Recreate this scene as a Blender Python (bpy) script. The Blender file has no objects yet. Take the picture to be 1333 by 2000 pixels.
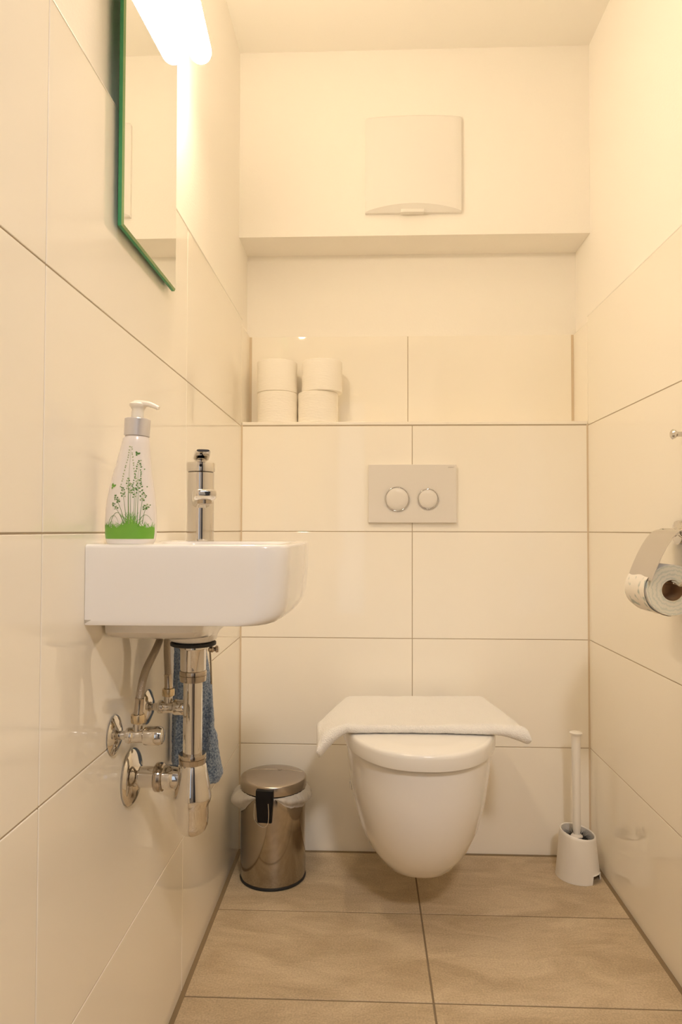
import bpy, bmesh, math, random
from mathutils import Vector, Matrix, noise

sc = bpy.context.scene
PI = math.pi
W, ZC = 0.984, 2.29            # room width, ceiling height
# ------------------------------------------------------------------ camera
cam_d = bpy.data.cameras.new('camera'); cam = bpy.data.objects.new('camera', cam_d)
sc.collection.objects.link(cam); sc.camera = cam
cam_d.sensor_fit = 'HORIZONTAL'; cam_d.sensor_width = 24.0; cam_d.lens = 24.0 * 1337.86 / 1333.0
cam_d.clip_start = 0.02
yaw, pitch, roll = 0.0374, 0.0262, 0.0025
cy_, sy_, cp_, sp_ = math.cos(yaw), math.sin(yaw), math.cos(pitch), math.sin(pitch)
fw = Vector((-sy_ * cp_, cy_ * cp_, sp_)); rt = Vector((cy_, sy_, 0)); up = rt.cross(fw)
r2 = rt * math.cos(roll) + up * math.sin(roll); u2 = up * math.cos(roll) - rt * math.sin(roll)
cam.matrix_world = Matrix(((r2.x, u2.x, -fw.x, 0.3601), (r2.y, u2.y, -fw.y, -1.9483), (r2.z, u2.z, -fw.z, 0.9026), (0, 0, 0, 1)))
# ------------------------------------------------------------------ world, exposure, light strengths
world = bpy.data.worlds.new('world'); sc.world = world; world.use_nodes = True
world.node_tree.nodes['Background'].inputs[0].default_value = (0.5, 0.55, 0.6, 1)
world.node_tree.nodes['Background'].inputs[1].default_value = 0.02
sc.view_settings.view_transform = 'Standard'; sc.view_settings.look = 'None'
sc.view_settings.gamma = 1.0; sc.view_settings.exposure = 0.05
try: sc.view_settings.use_curve_mapping = False
except Exception: pass
TUBE_COL, TUBE_STR = (1.0, 0.795, 0.56), 101.0        # warm wall lamp above the mirror
HALL_COL, HALL_STR = (1.0, 0.92, 0.87), 156.0        # lamp on the ceiling of the hallway
WIN_COL, WIN_STR = (0.66, 0.80, 1.0), 0.9          # daylight in the hallway window
cy = sc.cycles
cy.max_bounces = 14; cy.diffuse_bounces = 11; cy.glossy_bounces = 6; cy.transmission_bounces = 6
cy.use_denoising = True; cy.sample_clamp_indirect = 6.0; cy.caustics_reflective = False; cy.caustics_refractive = False
random.seed(4)

# ------------------------------------------------------------------ materials
def mat(name, col, rough=0.5, metal=0.0, coat=0.0, emit=None, estr=0.0, alpha=1.0, trans=0.0, ior=1.5, spec=0.5, sheen=0.0, sss=0.0):
    m = bpy.data.materials.new(name); m.use_nodes = True
    b = m.node_tree.nodes['Principled BSDF']
    def s(k, v):
        if k in b.inputs: b.inputs[k].default_value = v
    s('Base Color', (*col, 1)); s('Roughness', rough); s('Metallic', metal); s('Coat Weight', coat); s('Coat Roughness', 0.03)
    s('IOR', ior); s('Alpha', alpha); s('Transmission Weight', trans); s('Specular IOR Level', spec); s('Sheen Weight', sheen)
    if sss: s('Subsurface Weight', sss); s('Subsurface Radius', (0.01, 0.008, 0.006)); s('Subsurface Scale', 0.3)
    if emit: s('Emission Color', (*emit, 1)); s('Emission Strength', estr)
    return m
def nodes(m): return m.node_tree.nodes, m.node_tree.links, m.node_tree.nodes['Principled BSDF']
def bump(m, scale, strength, dist=0.001, detail=2.0, kind='noise', stretch=(1, 1, 1)):
    n, l, b = nodes(m)
    tc = n.new('ShaderNodeTexCoord'); mp = n.new('ShaderNodeMapping'); mp.inputs['Scale'].default_value = stretch
    t = n.new('ShaderNodeTexNoise' if kind == 'noise' else 'ShaderNodeTexVoronoi'); t.inputs['Scale'].default_value = scale
    if kind == 'noise': t.inputs['Detail'].default_value = detail
    bp = n.new('ShaderNodeBump'); bp.inputs['Strength'].default_value = strength; bp.inputs['Distance'].default_value = dist
    l.new(tc.outputs['Object'], mp.inputs[0]); l.new(mp.outputs[0], t.inputs['Vector'])
    l.new(t.outputs[0], bp.inputs['Height']); l.new(bp.outputs[0], b.inputs['Normal'])
    return m
def mottle(m, c1, c2, scale, lo=0.35, hi=0.65, stretch=(1, 1, 1), detail=6.0):
    n, l, b = nodes(m)
    tc = n.new('ShaderNodeTexCoord'); mp = n.new('ShaderNodeMapping'); mp.inputs['Scale'].default_value = stretch
    t = n.new('ShaderNodeTexNoise'); t.inputs['Scale'].default_value = scale; t.inputs['Detail'].default_value = detail
    r = n.new('ShaderNodeValToRGB'); r.color_ramp.elements[0].position = lo; r.color_ramp.elements[1].position = hi
    r.color_ramp.elements[0].color = (*c1, 1); r.color_ramp.elements[1].color = (*c2, 1)
    l.new(tc.outputs['Object'], mp.inputs[0]); l.new(mp.outputs[0], t.inputs['Vector']); l.new(t.outputs[0], r.inputs[0])
    l.new(r.outputs[0], b.inputs['Base Color'])
    return m, t, r

M = {}
M['tile'] = bump(mat('glazed_tile', (0.91, 0.875, 0.80), 0.035, coat=0.0, spec=0.5), 3.0, 0.010, 0.004, 1.0)
M['grout'] = bump(mat('grout', (0.46, 0.39, 0.30), 0.9), 400, 0.3, 0.0005)
M['floor_grout'] = bump(mat('floor_grout', (0.23, 0.175, 0.11), 0.9), 400, 0.3, 0.0005)
M['silicone'] = mat('beige_joint', (0.66, 0.56, 0.42), 0.55)
M['brown_joint'] = mat('brown_joint', (0.24, 0.175, 0.10), 0.6)
M['plaster'] = bump(mat('wall_paint', (0.90, 0.875, 0.825), 0.85, spec=0.2), 260, 0.35, 0.0012, 3.0)
M['ceiling'] = bump(mat('ceiling_paint', (0.86, 0.84, 0.79), 0.9, spec=0.2), 120, 0.15, 0.001)
M['trim'] = mat('white_tile_trim', (0.86, 0.84, 0.80), 0.25)
M['ceramic'] = mat('sanitary_ceramic', (0.80, 0.79, 0.785), 0.07, coat=0.3)
M['seat'] = mat('seat_plastic', (0.80, 0.79, 0.77), 0.16, coat=0.1)
M['plastic'] = mat('white_plastic', (0.82, 0.80, 0.76), 0.35)
M['plate'] = mat('flush_plate_plastic', (0.74, 0.71, 0.67), 0.28)
M['chrome'] = mat('chrome', (0.70, 0.675, 0.64), 0.04, 1.0)
M['chrome_dark'] = mat('nickel', (0.46, 0.40, 0.33), 0.10, 1.0)
M['steel'] = bump(mat('brushed_steel', (0.42, 0.37, 0.31), 0.11, 1.0), 40, 0.02, 0.001, 2.0, stretch=(1, 1, 0.02))
M['lidsteel'] = mat('satin_steel', (0.46, 0.41, 0.36), 0.24, 1.0)
M['braid'] = bump(mat('braided_steel', (0.36, 0.31, 0.25), 0.35, 0.85), 900, 0.9, 0.0006, 1.0, kind='vor')
M['black'] = mat('black_plastic', (0.006, 0.005, 0.006), 0.4, spec=0.25)
M['rubber'] = mat('black_rubber', (0.015, 0.015, 0.016), 0.55)
M['mirror'] = mat('mirror_silver', (0.93, 0.94, 0.92), 0.004, 1.0)
M['glass_edge'] = mat('green_glass_edge', (0.045, 0.27, 0.12), 0.4, spec=0.3)
M['glass_bevel'] = mat('green_glass_bevel', (0.28, 0.42, 0.20), 0.2, 0.4)
M['bottle'] = mat('white_bottle', (0.80, 0.76, 0.74), 0.25, coat=0.2)
M['green'] = mat('print_green', (0.16, 0.40, 0.05), 0.3)
M['green_dark'] = mat('print_dark_green', (0.09, 0.22, 0.05), 0.3)
M['green_soft'] = mat('print_pale_green', (0.34, 0.42, 0.22), 0.3)
M['collar'] = mat('silver_collar', (0.66, 0.65, 0.68), 0.28, 0.6)
M['pump'] = mat('cream_pump', (0.84, 0.80, 0.72), 0.3)
M['core'] = mat('cardboard', (0.42, 0.27, 0.15), 0.9)
M['paper'] = bump(mat('tissue_paper', (0.92, 0.89, 0.83), 0.95, spec=0.1), 60, 0.5, 0.002, 3.0, stretch=(1, 1, 4))
M['bag'] = mat('bin_liner_film', (0.85, 0.83, 0.80), 0.4, alpha=0.5)
M['wtowel'] = bump(mat('white_terry', (0.86, 0.85, 0.83), 0.95, spec=0.1, sheen=0.3), 420, 1.0, 0.003, 3.0)
M['btowel'] = bump(mottle(mat('blue_terry', (0.13, 0.22, 0.42), 0.95, spec=0.1, sheen=0.3), (0.11, 0.18, 0.36), (0.36, 0.47, 0.66), 300, 0.38, 0.62)[0], 420, 1.0, 0.003, 3.0)
M['bristle'] = mat('black_bristles', (0.01, 0.012, 0.015), 0.7)
M['hallwall'] = mat('hall_paint', (0.42, 0.39, 0.36), 0.8)
M['hallfloor'] = mat('hall_floor', (0.22, 0.17, 0.12), 0.5)
M['doorwood'] = mat('dark_door', (0.03, 0.022, 0.018), 0.35)
M['tube'] = mat('lit_opal_glass', (0.9, 0.88, 0.84), 0.3, emit=TUBE_COL, estr=TUBE_STR)
M['halllamp'] = mat('hall_lamp_glass', (0.9, 0.9, 0.9), 0.3, emit=HALL_COL, estr=HALL_STR)
M['winpane'] = mat('daylit_pane', (0.1, 0.1, 0.1), 0.1, emit=WIN_COL, estr=WIN_STR)
M['ink'] = mat('grey_ink', (0.30, 0.27, 0.24), 0.5)
# floor tiles: beige stone with soft streaks
M['floor'] = mat('stone_tile', (0.3, 0.24, 0.17), 0.42)
_m, _t, _r = mottle(M['floor'], (0.44, 0.345, 0.225), (0.58, 0.475, 0.33), 5.5, 0.38, 0.64, (1.0, 2.6, 1), 10.0)
_n, _l, _b = nodes(_m)
_t.inputs['Roughness'].default_value = 0.62; _t.inputs['Distortion'].default_value = 0.9
_t2 = _n.new('ShaderNodeTexNoise'); _t2.inputs['Scale'].default_value = 260; _t2.inputs['Detail'].default_value = 3
_tc = _n.new('ShaderNodeTexCoord'); _l.new(_tc.outputs['Object'], _t2.inputs['Vector'])
_mx = _n.new('ShaderNodeMixRGB'); _mx.blend_type = 'OVERLAY'; _mx.inputs[0].default_value = 0.45
_l.new(_r.outputs[0], _mx.inputs[1]); _l.new(_t2.outputs[0], _mx.inputs[2]); _l.new(_mx.outputs[0], _b.inputs['Base Color'])
_bp = _n.new('ShaderNodeBump'); _bp.inputs['Strength'].default_value = 0.25; _bp.inputs['Distance'].default_value = 0.001
_l.new(_t2.outputs[0], _bp.inputs['Height']); _l.new(_bp.outputs[0], _b.inputs['Normal'])
# printed paper of the hanging roll
M['rollside'] = mottle(mat('printed_tissue', (0.8, 0.8, 0.75), 0.95, spec=0.1), (0.84, 0.81, 0.76), (0.50, 0.56, 0.54), 55, 0.60, 0.70, (1, 1, 1), 1.0)[0]
M['rollface'] = mat('roll_end', (0.66, 0.68, 0.58), 0.95, spec=0.1)
def ring_tex(m, cx, cz):
    n, l, b = nodes(m)
    tc = n.new('ShaderNodeTexCoord'); mp = n.new('ShaderNodeMapping'); mp.inputs['Location'].default_value = (-cx, 0, -cz); mp.inputs['Scale'].default_value = (1, 0, 1)
    w = n.new('ShaderNodeTexWave'); w.wave_type = 'RINGS'; w.rings_direction = 'SPHERICAL'; w.inputs['Scale'].default_value = 42; w.inputs['Distortion'].default_value = 5.0; w.inputs['Detail'].default_value = 3; w.inputs['Detail Scale'].default_value = 3
    r = n.new('ShaderNodeValToRGB'); r.color_ramp.elements[0].color = (0.60, 0.62, 0.54, 1); r.color_ramp.elements[1].color = (0.74, 0.72, 0.62, 1); r.color_ramp.elements[0].position = 0.0; r.color_ramp.elements[1].position = 0.55
    l.new(tc.outputs['Object'], mp.inputs[0]); l.new(mp.outputs[0], w.inputs['Vector']); l.new(w.outputs[0], r.inputs[0]); l.new(r.outputs[0], b.inputs['Base Color'])
ring_tex(M['rollface'], 0.0, 0.0)

# ------------------------------------------------------------------ mesh helpers
def obj(name, bm, mats, parent=None, loc=None, smooth=True, angle=35):
    bmesh.ops.recalc_face_normals(bm, faces=bm.faces[:])
    me = bpy.data.meshes.new(name); bm.to_mesh(me); bm.free()
    o = bpy.data.objects.new(name, me); sc.collection.objects.link(o)
    for m in (mats if isinstance(mats, (list, tuple)) else [mats]): me.materials.append(M[m] if isinstance(m, str) else m)
    if smooth:
        me.polygons.foreach_set('use_smooth', [True] * len(me.polygons))
        try: me.set_sharp_from_angle(angle=math.radians(angle))
        except Exception: pass
    if loc: o.location = loc
    if parent: o.parent = parent
    return o
def tag(o, label=None, cat=None, group=None, kind=None):
    if label: o['label'] = label
    if cat: o['category'] = cat
    if group: o['group'] = group
    if kind: o['kind'] = kind
    return o
def thing(name, label, cat, loc=(0, 0, 0), group=None):
    o = bpy.data.objects.new(name, None); o.empty_display_size = 0.05; sc.collection.objects.link(o); o.location = loc
    return tag(o, label, cat, group)
def sub(bm, pts, loc):                 # world points -> local
    return pts
def box(bm, a, b, bev=0.0, mi=0, seg=2):
    r = bmesh.ops.create_cube(bm, size=1.0)
    vs = r['verts']
    for v in vs:
        v.co = Vector([(a[i] + b[i]) / 2 + v.co[i] * (b[i] - a[i]) for i in range(3)])
    fs = set(f for v in vs for f in v.link_faces)
    for f in fs: f.material_index = mi
    if bev > 0:
        es = set(e for v in vs for e in v.link_edges)
        r = bmesh.ops.bevel(bm, geom=list(es), offset=bev, segments=seg, profile=0.5, affect='EDGES')
        for f in r['faces']: f.material_index = mi
def loft(bm, rings, mi=0, cap0=True, cap1=True, closed=True):
    vr = [[bm.verts.new(p) for p in r] for r in rings]
    n = len(vr[0])
    for a, b in zip(vr, vr[1:]):
        for i in range(n if closed else n - 1):
            j = (i + 1) % n
            f = bm.faces.new((a[i], a[j], b[j], b[i])); f.material_index = mi
    if closed and cap0: f = bm.faces.new(list(reversed(vr[0]))); f.material_index = mi
    if closed and cap1: f = bm.faces.new(vr[-1]); f.material_index = mi
    return vr
def frame(d):
    d = Vector(d).normalized(); a = Vector((0, 0, 1)) if abs(d.z) < 0.9 else Vector((1, 0, 0))
    u = d.cross(a).normalized(); return u, u.cross(d).normalized(), d
def lathe(bm, prof, base=(0, 0, 0), axis=(0, 0, 1), n=40, mi=0, cap0=True, cap1=True):
    u, v, d = frame(axis); base = Vector(base)
    rings = []
    for r, h in prof:
        r = max(r, 1e-5)
        rings.append([base + d * h + (u * math.cos(2 * PI * i / n) + v * math.sin(2 * PI * i / n)) * r for i in range(n)])
    return loft(bm, rings, mi, cap0, cap1)
def spline(pts, k=8):
    P = [Vector(p) for p in pts]; P = [P[0] * 2 - P[1]] + P + [P[-1] * 2 - P[-2]]
    out = []
    for i in range(1, len(P) - 2):
        for s in range(k):
            t = s / k; a, b, c, d = P[i - 1], P[i], P[i + 1], P[i + 2]
            out.append(0.5 * ((2 * b) + (c - a) * t + (2 * a - 5 * b + 4 * c - d) * t * t + (3 * b - a - 3 * c + d) * t ** 3))
    out.append(P[-2]); return out
def tube(bm, pts, rad, n=14, mi=0, smoothk=8, cap=True):
    P = spline(pts, smoothk) if smoothk else [Vector(p) for p in pts]
    u = frame(P[1] - P[0])[0]; rings = []
    for i, p in enumerate(P):
        d = (P[min(i + 1, len(P) - 1)] - P[max(i - 1, 0)]).normalized()
        u = (u - d * u.dot(d)).normalized(); v = d.cross(u)
        r = rad(i / (len(P) - 1)) if callable(rad) else rad
        rings.append([p + (u * math.cos(2 * PI * k / n) + v * math.sin(2 * PI * k / n)) * r for k in range(n)])
    return loft(bm, rings, mi, cap, cap)
def prism(bm, poly, axis, a, b, mi=0):          # poly in the two other axes
    def mk(p, t):
        return {'x': (t, p[0], p[1]), 'y': (p[0], t, p[1]), 'z': (p[0], p[1], t)}[axis]
    loft(bm, [[mk(p, a) for p in poly], [mk(p, b) for p in poly]], mi)
def B(): return bmesh.new()

# ------------------------------------------------------------------ setting
ROWS = [0.0003, 0.2965, 0.5965, 0.898, 1.2, 1.508]
G = 0.0011
YF = -2.06
def wall_tiles(bm, x0, x1, us, rows, ends):
    for i in range(len(us) - 1):
        for j in range(len(rows) - 1):
            a = us[i] + (G if i else ends[0]); b = us[i + 1] - (G if i < len(us) - 2 else ends[1])
            c = rows[j] + (G if j else 0); d = rows[j + 1] - (G if j < len(rows) - 2 else 0)
            box(bm, (x0, a, c), (x1, b, d), 0.0009, 0, 2)
def side_wall(name, s, us):
    X = 0.0 if s < 0 else W
    def xx(a, b): return (X - b, X - a) if s < 0 else (X + a, X + b)     # a<b: distance behind the tile face
    bm = B()
    x0, x1 = xx(0.0013, 0.12); box(bm, (x0, YF, 0.0), (x1, 0.0, 1.506), 0, 1)
    x0, x1 = xx(0.010, 0.12); box(bm, (x0, YF, 1.506), (x1, 0.0, ZC), 0, 2)
    x0, x1 = xx(0.0, 0.006); wall_tiles(bm, x0, x1, us, ROWS, (0, 0.0))
    # return inside the niche
    x0, x1 = xx(0.0013, 0.12); box(bm, (x0, 0.0, 1.2), (x1, 0.16, 1.493), 0, 1)
    x0, x1 = xx(0.010, 0.12); box(bm, (x0, 0.0, 1.493), (x1, 0.16, 1.75), 0, 2)
    x0, x1 = xx(0.0, 0.006); box(bm, (x0, 0.0015, 1.2), (x1, 0.1305, 1.494), 0.0009, 0, 2)
    x0, x1 = xx(-0.0005, 0.012); box(bm, (x0, YF, 1.5075), (x1, -0.001, 1.5095), 0, 3)
    return tag(obj(name, bm, ['tile', 'grout', 'plaster', 'trim'], smooth=False), kind='structure')
side_wall('wall_left', -1, [YF, -1.8, -1.2, -0.599, 0.0])
side_wall('wall_right', 1, [YF, -1.8, -1.2, -0.60, 0.0])
# back wall: tiled cistern front, shelf, tiled niche, plastered box above
bm = B()
J = 0.4895
box(bm, (0.0, 0.0013, 0.0), (W, 0.16, 1.2027), 0, 1)
box(bm, (-0.001, -0.0004, 0.001), (0.0040, 0.01, 1.2027), 0, 3); box(bm, (W - 0.0046, -0.0004, 0.001), (W + 0.001, 0.01, 1.2027), 0, 3)
for (a, b) in ((0.0035, J - G), (J + G, W - 0.0035)):
    for j in range(4):
        c = (0.0003 if j == 0 else ROWS[j] + G); d = ROWS[j + 1] - G
        box(bm, (a, 0.0, c), (b, 0.006, d), 0.0009, 0, 2)
box(bm, (0.0, 0.1315, 1.19), (W, 0.16, 1.493), 0, 1)
for (a, b) in ((0.0072, J - 0.0045 - G), (J - 0.0045 + G, W - 0.0072)):
    box(bm, (a, 0.130, 1.2), (b, 0.138, 1.4937), 0.0009, 0, 2)
box(bm, (0.0, 0.1303, 1.205), (0.0072, 0.15, 1.4935), 0, 3); box(bm, (W - 0.0072, 0.1303, 1.205), (W, 0.15, 1.4935), 0, 3)
box(bm, (-0.0105, 0.137, 1.493), (W + 0.0105, 0.16, 1.75), 0, 2)
box(bm, (-0.0105, 0.0, 1.7475), (W + 0.0105, 0.16, ZC), 0.0, 2)
tag(obj('wall_back', bm, ['tile', 'grout', 'plaster', 'silicone'], smooth=False), kind='structure')
bm = B(); box(bm, (0.002, -0.0005, 1.2025), (W - 0.002, 0.130, 1.2115), 0.0012, 0, 2)
tag(obj('trim_1', bm, 'tile', smooth=False), kind='structure')
# floor
bm = B()
box(bm, (0.0, YF, -0.06), (W, 0.0, -0.0015), 0, 1)
ys = [-0.009, -0.306, -0.611, -0.916, -1.221, -1.526, -1.831, YF]; xs = [0.009, J, W - 0.009]
for i in range(2):
    for j in range(len(ys) - 1):
        box(bm, (xs[i] + (0.0020 if i else 0), ys[j + 1] + 0.0022, -0.01), (xs[i + 1] - (0 if i else 0.0020), ys[j] - (0.0022 if j else 0), 0.0), 0.0006, 0, 1)
box(bm, (-0.0005, YF, -0.01), (0.0095, 0.0005, 0.0006), 0, 2); box(bm, (W - 0.0095, YF, -0.01), (W + 0.0005, 0.0005, 0.0006), 0, 2); box(bm, (0.0095, -0.0095, -0.01), (W - 0.0095, 0.0005, 0.0006), 0, 2)
tag(obj('floor', bm, ['floor', 'floor_grout', 'brown_joint'], smooth=False), kind='structure')
bm = B(); box(bm, (-0.12, YF - 0.1, ZC), (W + 0.12, 0.16, ZC + 0.08)); tag(obj('ceiling', bm, 'ceiling', smooth=False), kind='structure')
# front wall with the doorway the photographer stands in, and the hallway behind
bm = B(); D0, D1, DH = 0.10, 0.90, 2.06
box(bm, (-0.12, YF - 0.10, 0), (D0, YF, ZC)); box(bm, (D1, YF - 0.10, 0), (W + 0.12, YF, ZC)); box(bm, (D0, YF - 0.10, DH), (D1, YF, ZC))
tag(obj('wall_front', bm, 'plaster', smooth=False), kind='structure')
bm = B(); HY0, HY1, HX0, HX1 = -3.9, YF - 0.10, -0.7, 1.7
box(bm, (HX0 - 0.05, HY0, 0), (HX0, HY1, 2.4)); box(bm, (HX1, HY0, 0), (HX1 + 0.05, HY1, 2.4)); box(bm, (HX0, HY0 - 0.05, 0), (HX1, HY0, 2.4))
box(bm, (HX0, HY1, 0), (-0.12, HY1 + 0.05, 2.4)); box(bm, (W + 0.12, HY1, 0), (HX1, HY1 + 0.05, 2.4))
box(bm, (-0.12, HY1, ZC), (W + 0.12, HY1 + 0.05, 2.4)); box(bm, (HX0, HY0, 2.4), (HX1, HY1 + 0.05, 2.45))
tag(obj('wall_hall', bm, 'hallwall', smooth=False), kind='structure')
bm = B(); box(bm, (HX0, HY0, -0.06), (HX1, YF, 0.0)); tag(obj('floor_hall', bm, 'hallfloor', smooth=False), kind='structure')
bm = B(); box(bm, (0.86, -2.95, 0.01), (0.90, -2.17, 2.04)); tag(obj('door_1', bm, 'doorwood', smooth=False), kind='structure')
bm = B(); box(bm, (0.08, HY0 + 0.001, 0.16), (0.38, HY0 + 0.03, 2.09)); w1 = tag(obj('window_1', bm, 'doorwood', smooth=False), kind='structure')
bm = B(); box(bm, (0.12, HY0 + 0.02, 0.2), (0.34, HY0 + 0.034, 2.05)); obj('window_pane', bm, 'winpane', w1, smooth=False)

# ------------------------------------------------------------------ toilet
CX = 0.485
def dring(w, L, z, n=72, p=2.3, yb=-0.001, wb=0.97, e=None):
    e = e or min(L * 0.8, 0.30); pts = []
    for i in range(n):
        t = -PI / 2 + PI * i / (n - 1); s, c = math.sin(t), max(math.cos(t), 0)
        pts.append((CX + w * math.copysign(abs(s) ** (2 / p), s), -(L - e) - e * c ** (2 / p), z))
    k = 8
    for i in range(1, k + 1):
        f = i / k; pts.append((CX + w * (1 - f) + w * wb * f, -(L - e) * (1 - f) + yb * f, z))
    for i in range(1, k):
        f = i / k; pts.append((CX + w * wb * (1 - 2 * f), yb, z))
    for i in range(0, k):
        f = i / k; pts.append((CX - w * wb * (1 - f) - w * f, yb * (1 - f) - (L - e) * f, z))
    return pts
def interp(tab, z):
    for a, b in zip(tab, tab[1:]):
        if b[0] <= z <= a[0]:
            f = (z - b[0]) / (a[0] - b[0]); return [b[k] + (a[k] - b[k]) * f for k in range(1, len(a))]
    return list(tab[0][1:] if z > tab[0][0] else tab[-1][1:])
toilet = thing('wall_hung_toilet', 'white wall-hung ceramic toilet with its lid closed, on the back wall', 'toilet', (CX, 0, 0))
BT = [(0.402, 0.1765, 0.513), (0.34, 0.1705, 0.512), (0.28, 0.1625, 0.503), (0.22, 0.1515, 0.48), (0.17, 0.1365, 0.445), (0.13, 0.119, 0.40), (0.105, 0.1005, 0.345), (0.09, 0.083, 0.295), (0.079, 0.058, 0.235), (0.074, 0.03, 0.18)]
def toilet_local(pts): return [(p[0] - CX, p[1], p[2]) for p in pts]
bm = B(); rings = []
zs = [0.074, 0.079, 0.09, 0.105, 0.117, 0.13, 0.15, 0.17, 0.195, 0.22, 0.25, 0.28, 0.31, 0.34, 0.37, 0.393]
for z in zs:
    w, L = interp(BT, z); rings.append(toilet_local(dring(w, L, z)))
w, L = interp(BT, 0.40); rings.append(toilet_local(dring(w - 0.0008, L - 0.0008, 0.3985))); rings.append(toilet_local(dring(w - 0.004, L - 0.004, 0.4010)))
loft(bm, rings); obj('bowl', bm, 'ceramic', toilet, angle=60)
bm = B()
loft(bm, [toilet_local(dring(w_, L_, z_, yb=-0.055, p=2.25)) for w_, L_, z_ in ((0.145, 0.480, 0.3995), (0.158, 0.490, 0.4005), (0.158, 0.490, 0.4095), (0.145, 0.480, 0.4105))])
obj('seat_ring', bm, 'seat', toilet, angle=50)
bm = B()
loft(bm, [toilet_local(dring(w_, L_, z_, yb=-0.05, p=2.25)) for w_, L_, z_ in ((0.179, 0.5275, 0.4072), (0.1818, 0.5300, 0.4080), (0.1825, 0.531, 0.412), (0.1825, 0.531, 0.432), (0.1818, 0.5305, 0.4375), (0.1795, 0.5280, 0.4410), (0.1750, 0.523, 0.4428), (0.14, 0.47, 0.4435))])
obj('lid', bm, 'seat', toilet, angle=50)
for s in (-1, 1):
    bm = B(); lathe(bm, [(0.011, 0), (0.011, 0.03), (0.009, 0.033)], (s * 0.08 - 0.016, -0.03, 0.418), (1, 0, 0), 20); obj('hinge', bm, 'chrome', toilet)
    bm = B(); lathe(bm, [(0.011, 0), (0.011, 0.002), (0.008, 0.0035)], (s * 0.1605, -0.27, 0.285), (s, 0, -0.15), 24)
    tag(obj('screw_cap', bm, 'ceramic', toilet), 'round white cap on the side of the bowl')

# ------------------------------------------------------------------ white towel over the lid
bm = B(); nx, ny = 90, 34
def towel_pt(u, v, side):
    # v: 0 back .. 1 front
    yl = -0.095 + (-0.400 + 0.095) * v; yr = -0.080 + (-0.400 + 0.080) * v
    xl = 0.302 - 0.060 * min(1, v * 1.55) ** 1.0 + 0.008 * max(0, (v - 0.65) / 0.35); xr = 0.676 + 0.048 * min(1, v * 1.55) ** 1.0
    x = xl + (xr - xl) * u; y = yl + (yr - yl) * u - 0.002 + 0.016 * v * (1 - (2 * u - 1) ** 2) - 0.006 * v * max(0, 0.12 - u) / 0.12
    zb = 0.4445
    if x < CX:
        ex = min(0.060, max(0, 0.316 - x)); zb -= (ex * 0.5 + 7.0 * ex * ex) * (0.22 + 0.78 * v ** 4)
    else:
        ex = max(0, x - 0.650); zb -= ex * 0.10 * v + 2.6 * ex * ex * (0.5 + 0.5 * v)
    th = 0.011 + 0.009 * max(0, (v - 0.55) / 0.45) ** 2
    th += 0.027 * math.exp(-((u) / 0.09) ** 2) * v ** 4 + 0.015 * math.exp(-((1 - u) / 0.09) ** 2) * v ** 4
    wv = 0.0035 * math.sin(7 * u + 2 * v) * v + 0.002 * noise.noise(Vector((x * 18, y * 18, 1.0)))
    return x, y, zb + 0.0005, th, wv
rings = []
us_ = [0, 0.002, 0.006, 0.012, 0.02, 0.028] + [0.035 + 0.93 * i / nx for i in range(nx + 1)] + [0.972, 0.98, 0.988, 0.994, 0.998, 1]
for u in us_:
    ring = []; q_ = min(1, min(u, 1 - u) / 0.03)
    endf = max(0.08, math.sqrt(1 - (1 - q_) ** 2))
    for k in range(ny):                       # bottom, back to front
        x, y, zb, th, wv = towel_pt(u, k / (ny - 1), 0); ring.append((x, y + (0.0 if k < ny - 1 else 0.003), zb + th * 0.5 * (1 - endf)))
    x, y, zb, th, wv = towel_pt(u, 1, 1)
    for a in (-60, -35, -10, 15, 40, 65):     # rolled front edge
        ring.append((x, y - th * 0.5 * math.cos(math.radians(a)) * 0.9, zb + th * 0.5 + th * 0.5 * math.sin(math.radians(a)) * endf))
    for k in range(ny - 1, -1, -1):
        x, y, zb, th, wv = towel_pt(u, k / (ny - 1), 1); ring.append((x, y, zb + th * 0.5 * (1 - endf) + th * endf + wv))
    rings.append(ring)
loft(bm, rings)
for v in bm.verts:
    q = noise.noise(v.co * 90) * 0.0011 + noise.noise(v.co * 30) * 0.0012
    v.co.z += abs(q)
tag(obj('hand_towel', bm, 'wtowel', angle=80), 'white folded terry towel draped across the closed toilet lid', 'towel')

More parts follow.
